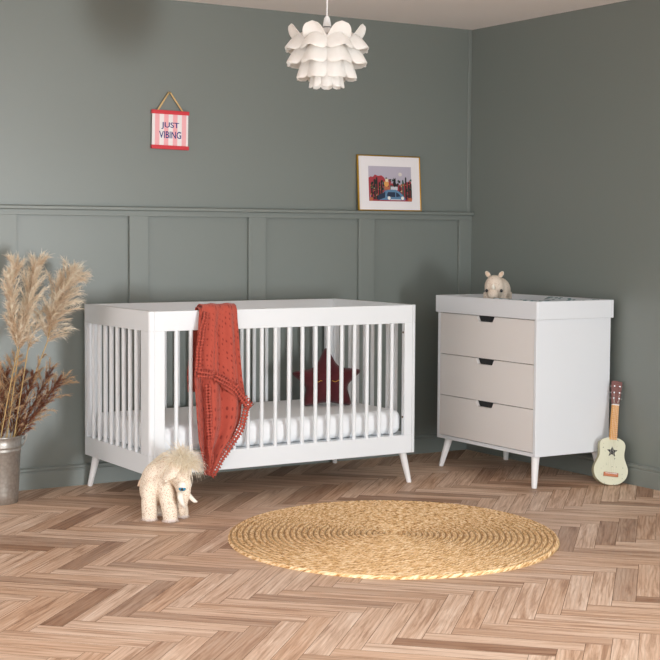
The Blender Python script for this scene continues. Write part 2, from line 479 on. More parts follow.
for ya, yb in ((CY, CY+T), (CY+CD-T, CY+CD)):
    cobj('side_rail', one_box(xi0, xi1, ya, yb, ZTB, ZT, .002, 2))
    cobj('side_rail', one_box(xi0, xi1, ya, yb, ZB0, ZB1, .002, 2))
    cobj('side_post', one_box(xi0, CX+.076, ya, yb, ZB1, ZTB, .0015, 1))
    cobj('side_post', one_box(CX+CL-.070, xi1, ya, yb, ZB1, ZTB, .0015, 1))
    for k in range(17):
        x = 2.8415+.0736*k; y = (ya+yb)/2
        cobj('slat', tube(bmesh.new(), [(x, y, ZB1-.004), (x, y, ZTB+.004)], .0098, 14), smooth=True, angle=60)
for xm in (CX+T/2, CX+CL-T/2):
    for k in range(8):
        y = 6.018+.0713*k
        cobj('slat', tube(bmesh.new(), [(xm, y, ZB1-.004), (xm, y, ZTB+.004)], .0105, 14), smooth=True, angle=60)
cobj('mattress_base', one_box(CX+T+.001, CX+CL-T-.001, CY+T+.001, CY+CD-T-.001, .225, .243))
for sx in (0, 1):
    for sy in (0, 1):
        x = CX+.043 if sx == 0 else CX+CL-.043; y = CY+.055 if sy == 0 else CY+CD-.058
        dx = -.026 if sx == 0 else .026; dy = -.026 if sy == 0 else .026
        cobj('leg', tube(bmesh.new(), [(x, y, ZB0+.02), (x, y, ZB0-.0), (x+dx, y+dy, .003), (x+dx, y+dy, 0)], [.0195, .0195, .0125, .011], 24), M_white_leg, angle=50)
# little fixing bolts on the inner faces of the right posts
for z in (.757, .335):
    cobj('bolt', tube(bmesh.new(), [(CX+CL-.0705, CY+.013, z), (CX+CL-.0735, CY+.013, z)], .005, 12), M_steel_screw)
# mattress
mt = obj('mattress', one_box(2.740, 4.112, 5.898, 6.576, .244, .366, .042, 7), M_mattress, None, angle=60)
tag(mt, 'white cot mattress lying inside the slatted crib', 'mattress')

# ------------------------------------------------------------ star cushion
def star_cushion():
    root = thing('star_cushion', 'dark red star cushion with closed gold eyes sitting in the crib', 'cushion', (3.866, 6.22, .364))
    root.rotation_euler = (radians(-9), 0, radians(-20))
    # outline in local x,z
    tip = [(.0, .312), (.192, .186), (.130, -.002), (-.130, -.002), (-.192, .176)]
    cen = V((0, .15))
    inner = [(.062, .200), (.103, .104), (0, .022), (-.106, .102), (-.058, .198)]
    pts = []
    order = [tip[0], inner[0], tip[1], inner[1], tip[2], inner[2], tip[3], inner[3], tip[4], inner[4]]
    # dense rounded outline
    P = [V(p) for p in order]; n = len(P); out = []
    for i in range(n):
        a, b, c = P[i-1], P[i], P[(i+1) % n]
        k = .26 if i % 2 == 0 else .25
        s, e = b+(a-b)*k, b+(c-b)*k
        for t in [j/6 for j in range(7)]:
            out.append(s*(1-t)**2+b*2*t*(1-t)+e*t*t)
        nx = P[(i+1) % n]; k2 = .25 if i % 2 == 0 else .26
        e2 = nx+(b-nx)*k2
        for t in (.25, .5, .75): out.append(e.lerp(e2, t))
    bm = bmesh.new(); R = 10; m = len(out)
    for sgn in (-1, 1):
        cv = bm.verts.new((0, sgn*.058, cen.y)); prev = None
        for r in range(1, R+1):
            f = r/R
            ring = []
            for p in out:
                q = cen+(p-cen)*f
                d = .058*(1-f**2.2)**.6 if f < 1 else 0
                ring.append(bm.verts.new((q.x, sgn*d, q.y)))
            for k in range(m):
                k2 = (k+1) % m
                if prev is None: bm.faces.new((cv, ring[k], ring[k2]))
                else: bm.faces.new((prev[k], ring[k], ring[k2], prev[k2]))
            prev = ring
    bmesh.ops.remove_doubles(bm, verts=bm.verts, dist=.0004)
    obj('cushion_body', bm, M_star, root, smooth=True)
    for s, x, w in ((-1, -.058, .034), (1, .032, .036)):
        bm = bmesh.new()
        def yy(xx, zz): 
            return -.050
        arc = [(x+w*(t-.5), -.0585+.005*abs(t-.5), .130-.008*sin(pi*t)) for t in [i/8 for i in range(9)]]
        tube(bm, arc, .0016, 6)
        for t in (0, 1) :
            ax = x+w*(t-.5)
            tube(bm, [(ax, -.0555, .130), (ax+(-.006 if t == 0 else .006), -.0555, .126)], .0012, 5)
        obj('eye_stitching', bm, M_goldthread, root, smooth=True)
star_cushion()

# ------------------------------------------------------------ blanket over the front rail
def interp(tab, z):
    """tab: list of (z, value) with falling z"""
    if z >= tab[0][0]: return tab[0][1]
    for (z0, a), (z1, b) in zip(tab, tab[1:]):
        if z0 >= z >= z1:
            t = (z0-z)/(z0-z1+1e-9); return a+(b-a)*t
    return tab[-1][1]

def blanket():
    root = thing('blanket', 'terracotta red knitted blanket with lace edging hanging over the crib rail', 'blanket', (3.04, 5.866, .90))
    ox, oy, oz = 3.04, 5.866, .90
    YF = CY-.002     # front face of the rail
    # path over the rail: s in metres from inside bottom, up, over, and down
    def drape(z_in, z_out_fn, left, right, yoff, amp, ph, nf, name, mtl, u0=0, u1=1, s_range=(0, 1), outside_only=False, nu=64, nv=90, scal=0, thick=.004, uvs=None):
        def fn(u, v):
            uu = u0+(u1-u0)*u
            z_out = z_out_fn(uu)
            ri = .012
            if outside_only:
                z = ZT+.006+(z_out-ZT-.006)*v; y = YF-yoff; top = 0
            else:
                L1 = ZT-z_in; L2 = T+2*ri; L3 = ZT-z_out; tot = L1+L2+L3
                s = v*tot
                if s < L1: z = z_in+s; y = CY+T+.004+yoff*.4
                elif s < L1+L2:
                    t = (s-L1)/L2
                    z = ZT+(.006+yoff)*sin(pi*t)**.5; y = CY+T+.004+yoff*.4+(YF-yoff-(CY+T+.004+yoff*.4))*t
                else: z = ZT-(s-L1-L2); y = YF-yoff
            l, r = interp(left, z), interp(right, z)
            x = l+(r-l)*uu
            below = max(0, min(1, (ZT-z)/.12))
            fold = amp*(.35+.65*below)*2*(.5+.5*sin(nf*2*pi*uu+ph+1.2*sin(3*z)))**1.6
            fold += .25*amp*(1+sin(nf*4.3*pi*uu+ph*2+5*z))*below
            if y <= CY: y -= fold*.9
            elif z > ZT-.001: z += fold*.35
            return (x-ox, y-oy, z-oz)
        return grid_sheet(name, fn, nu, nv, mtl, root, thick, uvs=uvs or (abs(u1-u0)*.30, .6))
    # long under layer
    L = [(.93, 2.950), (.80, 2.928), (.60, 2.905), (.42, 2.915), (.30, 2.925), (.20, 2.950), (.142, 2.965)]
    R = [(.93, 3.120), (.80, 3.130), (.60, 3.165), (.47, 3.166), (.40, 3.160), (.36, 3.150), (.30, 3.115), (.24, 3.06), (.18, 3.02), (.142, 3.0)]
    def zo(u): return .142 + .10*max(0, (.12-u))/.12
    drape(.52, zo, L, R, .004, .021, .2, 2.6, 'inner_drop', M_knit)
    # lace along the right, ragged lower-right edge and the inner edge of the left strip
    def edge_lace(name, path, width, nrm=-1, y=.0):
        # path of (x, y, z); strip with scalloped outer rim
        P = [V(p) for p in path]
        # resample
        seg = [0]
        for a, b in zip(P, P[1:]): seg.append(seg[-1]+(b-a).length)
        tot = seg[-1]; nn = int(tot/.0028)
        def at(s):
            for i in range(len(P)-1):
                if s <= seg[i+1]: return P[i].lerp(P[i+1], (s-seg[i])/(seg[i+1]-seg[i]+1e-9))
            return P[-1]
        def fn(u, v):
            s = v*tot; p = at(s); d = (at(min(tot, s+.004))-at(max(0, s-.004))).normalized()
            nv_ = V((d.z, 0, -d.x))*nrm
            wd = width*(1+.32*abs(sin(pi*s/.018)))
            q = p+nv_*wd*(u-.35)
            return (q.x-ox, q.y-oy-.003*sin(s*60), q.z-oz)
        return grid_sheet(name, fn, 8, nn, M_lace, root, .003, uvs=(width, tot))
    yb = YF-.034
    edge_lace('lace_edging', [(3.172, yb, .455), (3.160, yb, .40), (3.150, yb, .36), (3.110, yb, .30), (3.06, yb, .24), (3.02, yb, .18), (2.990, yb, .140)], .030, -1)
    edge_lace('lace_edging', [(2.966, yb-.006, .56), (2.972, yb-.006, .45), (2.978, yb-.006, .33), (2.985, yb-.004, .22), (2.978, yb, .15)], .026, -1)
    # upper flap, in front
    L2 = [(.93, 2.958), (.86, 2.945), (.80, 2.928), (.70, 2.918), (.60, 2.912)]
    R2 = [(.93, 3.132), (.85, 3.134), (.70, 3.145), (.60, 3.155), (.50, 3.172), (.42, 3.182)]
    def zo2(u):
        if u < .30: return .603-.012*u
        if u < .36: return .590
        return .588-(u-.36)/.64*(.588-.442)
    drape(.60, zo2, L2, R2, .020, .016, 2.4, 2.3, 'front_flap', M_knit)
    ys = YF-.054
    edge_lace('lace_edging', [(2.912, ys, .608), (2.95, ys, .602), (2.998, ys, .596)], .034, -1)
    edge_lace('lace_edging', [(2.998, ys, .590), (3.05, ys, .565), (3.10, ys, .535), (3.14, ys, .490), (3.182, ys, .440)], .034, -1)
    edge_lace('lace_edging', [(2.975, ys+.022, .885), (2.962, ys+.010, .85), (2.944, ys, .80), (2.930, ys, .72), (2.922, ys, .62)], .026, 1)
blanket()

# ------------------------------------------------------------ dresser with changing tray
DX, DY, DR = 4.561, 6.246, radians(-.56)
DD, DW, DH, DT, DB = .4985, .841, .920, .830, .155
dres = thing('dresser', 'white three drawer changing dresser with cut-out pulls in the room corner', 'dresser', (DX, DY, 0), DR)
def dobj(name, bm, m=M_dres, parent=None, **k): return obj(name, bm, m, parent or dres, **k)
i_ = .010
bx0, bx1, by0, by1 = i_, DD-i_, -DW+i_, -i_
th = .018
bm = bmesh.new()
box(bm, bx0, bx1, by0, by0+th, DB, DT, .001, 1); box(bm, bx0, bx1, by1-th, by1, DB, DT, .001, 1)
box(bm, bx0, bx1, by0+th, by1-th, DB, DB+.018, .001, 1); box(bm, bx0+.025, bx1, by0+th, by1-th, DT-.018, DT)
box(bm, bx1-.01, bx1, by0+th, by1-th, DB+.018, DT-.018)
dobj('carcass', bm)
dobj('drawer_shade_panel', one_box(bx0+.0195, bx0+.0245, by0+th, by1-th, DB+.018, DT-.0005), M_dark)  # dark panel, paints the shade seen through the drawer cut-outs
# tray
bm = bmesh.new(); tw = .016
box(bm, 0, tw, -DW, 0, DT, DH, .002, 2); box(bm, DD-tw, DD, -DW, 0, DT, DH, .002, 2)
box(bm, tw, DD-tw, -DW, -DW+tw, DT, DH, .002, 2); box(bm, tw, DD-tw, -tw, 0, DT, DH, .002, 2)
dobj('tray_rim', bm)
dobj('tray_floor', one_box(tw, DD-tw, -DW+tw, -tw, DT, DT+.012))
# drawers
zl = [.828, .6085, .389, .1745]
for k in range(3):
    z1, z0 = zl[k]-.0018, zl[k+1]+.0018
    ya, yb = by0+th+.002, by1-th-.002; yc = (ya+yb)/2
    dr = thing('drawer', None, None); dr.parent = dres
    outline = [(ya, z0), (yb, z0), (yb, z1), (yc+.076, z1), (yc+.062, z1-.025), (yc+.056, z1-.029), (yc-.056, z1-.029), (yc-.062, z1-.025), (yc-.076, z1), (ya, z1)]
    bm = bmesh.new()
    a = [bm.verts.new((bx0+.001, y, z)) for y, z in outline]; b = [bm.verts.new((bx0+.019, y, z)) for y, z in outline]
    fa = bm.faces.new(a); fb = bm.faces.new(b[::-1]); n_ = len(a)
    for q in range(n_): bm.faces.new((a[q], b[q], b[(q+1) % n_], a[(q+1) % n_]))
    dobj('drawer_front', bm, M_drawer, dr)
for sx in (0, 1):
    for sy in (0, 1):
        x = .055 if sx == 0 else DD-.055; y = -.060 if sy == 0 else -DW+.060
        dx = -.030 if sx == 0 else .022; dy = .030 if sy == 0 else -.030
        dobj('leg', tube(bmesh.new(), [(x, y, DB+.012), (x, y, DB), (x+dx, y+dy, .004), (x+dx, y+dy, 0)], [.021, .021, .0135, .012], 24), M_white_leg, angle=50)

# changing mat with raised sides
def changing_mat():
    cx, cy = 4.845, 5.63
    def fn(u, v):
        x = (u-.5)*.40; y = (v-.5)*.42
        e = abs(u-.5)*2
        z = .052+.036*max(0, (e-.45)/.55)**1.5*(1-max(0, (e-.93)/.07)*.8)
        ez = abs(v-.5)*2
        z -= .03*max(0, (ez-.93)/.07)
        return (x, y, z)
    bm = bmesh.new(); nu, nv = 40, 24
    top = [[bm.verts.new(fn(i/nu, j/nv)) for i in range(nu+1)] for j in range(nv+1)]
    bot = [[bm.verts.new((top[j][i].co.x, top[j][i].co.y, 0)) for i in range(nu+1)] for j in range(nv+1)]
    for j in range(nv):
        for i in range(nu):
            bm.faces.new((top[j][i], top[j][i+1], top[j+1][i+1], top[j+1][i])); bm.faces.new((bot[j][i], bot[j+1][i], bot[j+1][i+1], bot[j][i+1]))
    for i in range(nu):
        bm.faces.new((top[0][i], bot[0][i], bot[0][i+1], top[0][i+1])); bm.faces.new((top[nv][i], top[nv][i+1], bot[nv][i+1], bot[nv][i]))
    for j in range(nv):
        bm.faces.new((top[j][0], top[j+1][0], bot[j+1][0], bot[j][0])); bm.faces.new((top[j][nu], bot[j][nu], bot[j+1][nu], top[j+1][nu]))
    o = obj('changing_mat', bm, M_chmat, None, smooth=True)
    o.location = (cx-.04, cy+.0, DT+.0122)
    tag(o, 'white changing mat with teal leaf print lying in the dresser tray', 'changing mat')
changing_mat()

# ------------------------------------------------------------ rhino toy
def rhino():
    root = thing('plush_rhino', 'small beige plush rhino standing in the tray on the dresser', 'stuffed toy', (4.702, 5.924, DT+.0125), radians(-38))
    # local: -Y towards the viewer
    bm = bmesh.new()
    ellipsoid(bm, (0, -.018, .128), (.052, .054, .064))              # head
    ellipsoid(bm, (-.006, -.065, .092), (.030, .034, .034))           # snout
    ellipsoid(bm, (.026, .062, .110), (.060, .090, .068))             # body
    for (x, y) in ((-.028, .005), (.040, .0), (.00, .115), (.065, .105)):
        tube(bm, [(x, y, .1), (x, y, .02), (x, y, .002)], [.030, .026, .026], 16)
    fuse('body', bm, M_rhino, root, .004, 8)
    for s in (-1, 1):
        bm = bmesh.new()
        rot = Matrix.Rotation(radians(35*s), 3, 'Y')
        ellipsoid(bm, (.034*s, -.005, .194), (.012, .008, .020), rot)
        e = obj('ear', bm, M_rhino, root, smooth=True)
        bm = bmesh.new(); ellipsoid(bm, (.035*s, -.0125, .196), (.007, .003, .013), rot)
        obj('inner_ear', bm, M_ear_in, e, smooth=True)
        bm = bmesh.new(); ellipsoid(bm, (.038*s-.002, -.066, .112), (.0075, .005, .0085))
        obj('eye', bm, M_black, root, smooth=True)
    bm = bmesh.new(); tube(bm, [(-.005, -.075, .122), (-.006, -.088, .136), (-.006, -.092, .148)], [.011, .008, .002], 12)
    obj('horn', bm, M_cream, root, smooth=True)
rhino()

# ------------------------------------------------------------ elephant toy
ER, ET = V((.8484, -.5293, 0)), V((-.5293, -.8484, 0))
def elephant():
    base = V((2.693, 5.678, 0))
    root = thing('plush_elephant', 'cream woolly plush elephant with blue eyes standing before the crib corner', 'stuffed toy', base, atan2(ER.y, ER.x))
    # local x = to the right in view, local -y = toward the camera, z up ; k converts toy units
    k = 1/233
    def P(px, py, d=0):
        z = (521-py)*k+(d-.05)*.17
        return V(((px-163)*k, -d, z if py < 520 else .0015))
    bm = bmesh.new()
    ellipsoid(bm, P(158, 482, 0), (.083, .085, .100), Matrix.Rotation(radians(12), 3, 'Y'))
    ellipsoid(bm, P(152, 489, 0), (.062, .078, .078))
    ellipsoid(bm, P(168, 472, .02), (.062, .070, .070))
    ellipsoid(bm, P(179, 472, .055), (.052, .058, .072), Matrix.Rotation(radians(-8), 3, 'Y'))          # head
    ellipsoid(bm, P(184, 484, .075), (.036, .042, .055))
    tube(bm, [P(185, 482, .085), P(186.5, 494, .095), P(185, 503, .095), P(183, 512, .085), P(182.5, 516, .075)], [.034, .024, .018, .014, .010], 18)   # trunk
    fuse('body', bm, M_ele, root, .005, 8)
    def leg(pts, r):
        b = bmesh.new(); tube(b, pts, r, 20)
        ellipsoid(b, pts[0], (r[0], r[0], r[0]))
        lo = fuse('leg', b, M_ele, root, .004, 4)
        foot = pts[-1]
        me_v, me_f, tone = [], [], []
        rnd = random.Random(int(foot.x*1e4))
        for i in range(170):
            a = rnd.uniform(0, 2*pi); rr = r[-1]*.92
            p = V((foot.x+cos(a)*rr, foot.y+sin(a)*rr, .011+rnd.random()*.010))
            out = V((cos(a), sin(a), 0))*rnd.uniform(.006, .015)+V((0, 0, -p.z+.001))
            sd = V((-sin(a), cos(a), 0))*.0016
            i0 = len(me_v); me_v += [p-sd, p+sd, p+out]; me_f.append((i0, i0+1, i0+2)); tone.append(rnd.random())
        me = bpy.data.meshes.new('foot_fringe'); me.from_pydata(me_v, [], me_f)
        new_obj('foot_fringe', me, lo, M_pinkfuzz)
    leg([P(149.5, 491, .062), P(149.5, 505, .066), P(149.8, 517, .066), P(149.8, 520.6, .066)], [.034, .034, .033, .031])
    leg([P(165, 484, .068), P(168, 498, .080), P(171, 513, .088), P(171.6, 520.6, .090)], [.033, .034, .033, .031])
    leg([P(158, 492, -.05), P(159, 505, -.052), P(160, 515, -.052), P(160, 520.6, -.052)], [.032, .032, .030, .028])
    leg([P(176, 490, -.0), P(179, 502, -.0), P(181, 513, -.0), P(181, 520.6, -.0)], [.030, .030, .029, .027])
    # tail
    bm = bmesh.new(); tube(bm, [P(141, 478, 0), P(138.5, 483, .01), P(138, 487, .015)], [.008, .007, .009], 10); obj('tail', bm, M_ear_in, root, smooth=True)
    # tusks
    bm = bmesh.new(); tube(bm, [P(182, 493, .112), P(182.5, 498, .124), P(184, 503, .128), P(187, 508, .124)], [.013, .013, .0105, .004], 14); obj('tusk', bm, M_cream, root, smooth=True)
    bm = bmesh.new(); tube(bm, [P(188, 492, .085), P(192, 498, .090), P(196, 501.5, .09), P(198.5, 502, .088)], [.010, .010, .008, .003], 14); obj('tusk', bm, M_cream, root, smooth=True)
    # ears: drooping flaps
    def ear(pts, nm):
        A, B, Cc, D = [V(p) for p in pts]
        def fn(u, v):
            p = A.lerp(B, u).lerp(D.lerp(Cc, u), v)
            p = p+V((0, -.016*sin(pi*u)*sin(pi*v), .004*sin(pi*v)))
            return p
        return grid_sheet('ear', fn, 12, 12, M_ele, root, .008)
    ear([P(172, 462, .085), P(184, 466, .110), P(178, 478, .140), P(163.5, 483, .128)], 'ear')
    ear([P(166, 481.5, .128), P(170, 479.5, .134), P(170, 483, .136), P(165, 484.5, .130)], 'ear')
    # eye with heavy lid
    ec = P(184.4, 486.5, .118)
    bm = bmesh.new(); ellipsoid(bm, ec+V((0, -.006, .002)), (.019, .017, .021)); obj('eyelid', bm, M_cream, root, smooth=True)
    bm = bmesh.new(); ellipsoid(bm, ec+V((0, -.014, -.008)), (.0155, .011, .0105)); obj('eye', bm, M_eye_blue, root, smooth=True)
    bm = bmesh.new(); ellipsoid(bm, ec+V((0, -.0235, -.009)), (.0065, .003, .0065)); obj('pupil', bm, M_black, root, smooth=True)
    ec2 = P(190.6, 485, .085)
    bm = bmesh.new(); ellipsoid(bm, ec2, (.010, .011, .013)); obj('eyelid', bm, M_cream, root, smooth=True)
    # long hair
    rnd = random.Random(3)
    vs, fs, tone = [], [], []
    def strand(p0, d0, ln, droop, w=.0014, ns=6):
        p = V(p0); d = V(d0).normalized(); t = rnd.random(); i0 = len(vs)
        side = d.cross(V((rnd.uniform(-1, 1), -1, rnd.uniform(-1, 1)))).normalized()
        for s in range(ns+1):
            ww = w*(1-s/ns*.85)
            vs.append(p-side*ww); vs.append(p+side*ww)
            p = p+d*ln/ns; d = (d+V((0, 0, -droop/ns))+V((rnd.gauss(0, .05), rnd.gauss(0, .05), rnd.gauss(0, .05)))).normalized()
        for s in range(ns): fs.append((i0+2*s, i0+2*s+1, i0+2*s+3, i0+2*s+2)); tone.append(min(1, max(0, .35+.65*t)))
    hc = P(182, 468, .060)
    for i in range(1700):
        a = rnd.uniform(0, 2*pi); el = rnd.uniform(.05, 1)
        dirn = V((cos(a)*cos(el*pi/2), sin(a)*cos(el*pi/2), sin(el*pi/2)))
        p0 = hc+V((dirn.x*.046, dirn.y*.052, dirn.z*.040))
        d0 = V((dirn.x*1.0, dirn.y*1.0, dirn.z*.7+.15))
        # keep the face clear: shorter hair above the eye
        ln = rnd.uniform(.04, .105)
        if dirn.y < -.2 and -.75 < dirn.x < .7: ln *= .5
        d0 = (d0+V((rnd.gauss(0, .45), rnd.gauss(0, .45), rnd.gauss(0, .45))))
        strand(p0, d0, ln, rnd.uniform(1.2, 3.6), .0021)
    for i in range(900):      # crest along the back
        t = rnd.random()
        p0 = P(145, 470, 0).lerp(P(168, 452, .02), t)+V((0, rnd.gauss(0, .022), -.004))
        p0.z += .010*sin(pi*t)
        strand(p0, V((-.7, rnd.gauss(0, .5), .7)), rnd.uniform(.012, .030)*(.6+.6*t), 2.6, .0011, 4)
    me = bpy.data.meshes.new('mane'); me.from_pydata(vs, [], fs)
    at = me.attributes.new('tone', 'FLOAT', 'FACE')
    for i, t in enumerate(tone): at.data[i].value = t
    h = new_obj('mane', me, root, M_fur); h['label'] = 'long shaggy cream hair'

elephant()

# ------------------------------------------------------------ toy guitar
def guitar():
    # local: x right, -y to the viewer, z up along the neck; base at origin
    bot = V((4.952, 5.300, .004)); top = V((5.058, 5.374, .520))
    zax = (top-bot).normalized()
    yax = -V((-.46, -.88, 0)); xax = yax.cross(zax).normalized(); yax = zax.cross(xax).normalized()
    root = thing('toy_guitar', 'pale green toy guitar with star sound hole leaning beside the dresser', 'guitar')
    root.matrix_world = Matrix((xax, yax, zax)).transposed().to_4x4()
    root.location = bot
    H = .523
    # body outline half widths by height (fraction of guitar height)
    prof = [(0, .0), (.004, .030), (.015, .052), (.035, .073), (.06, .084), (.085, .087), (.11, .083), (.135, .073), (.158, .065), (.18, .0625), (.20, .0635), (.22, .0655), (.235, .0645), (.25, .058), (.260, .047), (.267, .030), (.270, .018)]
    prof = [(z*.875, w) for z, w in prof]
    def smooth(prof, n=60):
        res = []
        for i in range(len(prof)-1):
            p0 = prof[max(0, i-1)]; p1 = prof[i]; p2 = prof[i+1]; p3 = prof[min(len(prof)-1, i+2)]
            for t in (0, .33, .66):
                q = []
                for c in range(2):
                    q.append(.5*((2*p1[c])+(-p0[c]+p2[c])*t+(2*p0[c]-5*p1[c]+4*p2[c]-p3[c])*t*t+(-p0[c]+3*p1[c]-3*p2[c]+p3[c])*t**3))
                res.append((q[0], max(0, q[1])))
        res.append(prof[-1]); return res
    sp = smooth(prof)
    right = [(w, z) for z, w in sp]; left = [(-w, z) for z, w in sp[::-1] if w > 0]
    outline = right+left
    dpt = .040
    # star hole
    sc, sr = V((0, .166)), .029
    star = []
    for i in range(10):
        a = pi/2+i*pi/5; r = sr if i % 2 == 0 else sr*.45
        star.append((sc.x+cos(a)*r, sc.y+sin(a)*r))
    bm = bmesh.new()
    def front(y, flip):
        ov = [bm.verts.new((x, y, z)) for x, z in outline]; es = [bm.edges.new((ov[i], ov[(i+1) % len(ov)])) for i in range(len(ov))]
        return ov, es
    ov, es = front(0, False)
    sv = [bm.verts.new((x, 0, z)) for x, z in star]; es2 = [bm.edges.new((sv[i], sv[(i+1) % 10])) for i in range(10)]
    bmesh.ops.triangle_fill(bm, use_beauty=True, use_dissolve=False, edges=es+es2)
    # remove faces filling the star
    for f in list(bm.faces):
        c = f.calc_center_median()
        if all(v in sv for v in f.verts):
            dx_, dz_ = c.x-sc.x, c.z-sc.y
            aa = (atan2(dz_, dx_)-pi/2) % (2*pi/5); aa = min(aa, 2*pi/5-aa)
            # radius of the star edge at this angle
            x1_, y1_ = sr, 0; x2_, y2_ = sr*.45*cos(pi/5), sr*.45*sin(pi/5)
            den = cos(aa)*(y2_-y1_)-sin(aa)*(x2_-x1_)
            rr_ = (x1_*(y2_-y1_)-y1_*(x2_-x1_))/den
            if sqrt(dx_*dx_+dz_*dz_) < rr_+1e-5: bm.faces.remove(f)
    sv2 = [bm.verts.new((v.co.x, .004, v.co.z)) for v in sv]
    for i in range(10): bm.faces.new((sv[i], sv[(i+1) % 10], sv2[(i+1) % 10], sv2[i]))
    o = obj('soundboard', bm, M_guitar, root)
    bm = bmesh.new(); n_ = len(outline)
    a = [bm.verts.new((x, .0002, z)) for x, z in outline]; b = [bm.verts.new((x, dpt, z)) for x, z in outline]
    for i in range(n_): bm.faces.new((a[i], b[i], b[(i+1) % n_], a[(i+1) % n_]))
    bm.faces.new(b)
    obj('body', bm, M_guitar_side, root, angle=40)
    obj('sound_hole_shade', prism(bmesh.new(), [(-.035, .131), (.035, .131), (.035, .200), (-.035, .200)], .006, .007), M_dark, root)  # added dark sheet, painted shade of the hollow body behind the star
    bm = bmesh.new()
    nk = [(-.0185, .226), (.0185, .226), (.0165, .400), (-.0165, .400)]
    prism(bm, nk, -.006, .012); obj('neck', bm, M_neck, root)
    for i in range(16):
        z = .238+.0102*i; w = .0185-(z-.226)/.174*.002
        obj('fret', one_box(-w, w, -.0075, -.006, z-.0006, z+.0006), M_fret, root)
    obj('nut', one_box(-.0175, .0175, -.009, .010, .400, .404), M_cord, root)
    bm = bmesh.new()
    hd = [(-.0175, .404), (.0175, .404), (.021, .425), (.027, .50), (.027, .519), (0, .523), (-.027, .521), (-.027, .50), (-.021, .425)]
    prism(bm, hd, -.003, .010); obj('headstock', bm, M_head, root)
    for s in (-1, 1):
        for z in (.434, .463, .495):
            obj('tuning_peg', tube(bmesh.new(), [(.0135*s, -.003, z), (.0135*s, -.010, z)], .0035, 12), M_peg, root)
            obj('tuning_peg', tube(bmesh.new(), [(.012*s, .004, z), (.032*s, .004, z)], .0018, 8), M_peg, root)
    obj('bridge', one_box(-.037, .037, -.009, 0, .042, .062, .002, 2), M_bridge, root)
    obj('saddle', one_box(-.030, .030, -.012, -.009, .056, .0585), M_cord, root)
    for i in range(4):
        x = (i-1.5)*.008
        obj('string', tube(bmesh.new(), [(x*1.1, -.012, .057), (x*.9, -.0095, .403), (.0135*(-1 if i < 2 else 1), -.008, (.463, .434, .434, .463)[i])], .0005, 5), M_string, root)
guitar()

# ------------------------------------------------------------ jute rug
def rug():
    cx, cy = 3.335, 4.850
    A, B = .679, .742
    a0 = V((.8484, -.5293)); b0 = V((.5293, .8484))
    rings = 28; sub = 6; seg = 720
    vs, fs, uvs, tones = [], [], [], []
    NR = rings*sub
    for i in range(NR+1):
        f = i/NR
        for k in range(seg):
            th = 2*pi*k/seg
            # spiral braid: phase advances one ring per turn
            ph = f*rings+k/seg
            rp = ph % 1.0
            rad = min(1, f)
            h = .0095*abs(sin(pi*rp))**.7+.0016*noise.noise(V((th*rad*40, rad*130, 5)))
            arc = th*rad*.7
            h += .0012*sin(2*pi*arc/.022+pi*(1 if rp > .5 else 0)+3*sin(pi*rp))*sin(pi*rp)
            edge = 1 if i < NR-3 else (.9, .6, 0)[i-NR+2] if i > NR-3 else .97
            wob = 1+.0025*sin(7*th+1)+.002*noise.noise(V((cos(th)*6, sin(th)*6, 2)))
            p = a0*(cos(th)*A*rad*wob)+b0*(sin(th)*B*rad*wob)
            z = (.006+h)*edge+.0005
            vs.append((p.x, p.y, z))
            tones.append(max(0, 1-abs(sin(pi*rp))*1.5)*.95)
            uvs.append((arc, rad*.7))
    for i in range(NR):
        for k in range(seg):
            k2 = (k+1) % seg
            fs.append((i*seg+k, i*seg+k2, (i+1)*seg+k2, (i+1)*seg+k))
    me = bpy.data.meshes.new('jute_rug'); me.from_pydata(vs, [], fs)
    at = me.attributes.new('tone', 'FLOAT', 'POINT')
    at.data.foreach_set('value', tones)
    uv = me.uv_layers.new(name='UVMap')
    flat = []
    for p in me.polygons:
        p.use_smooth = True
        k = p.index % seg
        for li in p.loop_indices:
            vi = me.loops[li].vertex_index
            u, v = uvs[vi]
            if k == seg-1 and vi % seg == 0: u = 2*pi*(vi//seg/NR)*.7
            flat += [u, v]
    uv.data.foreach_set('uv', flat)
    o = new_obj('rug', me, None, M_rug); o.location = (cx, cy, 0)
    tag(o, 'round braided jute rug in golden straw colour on the herringbone floor', 'rug')
rug()

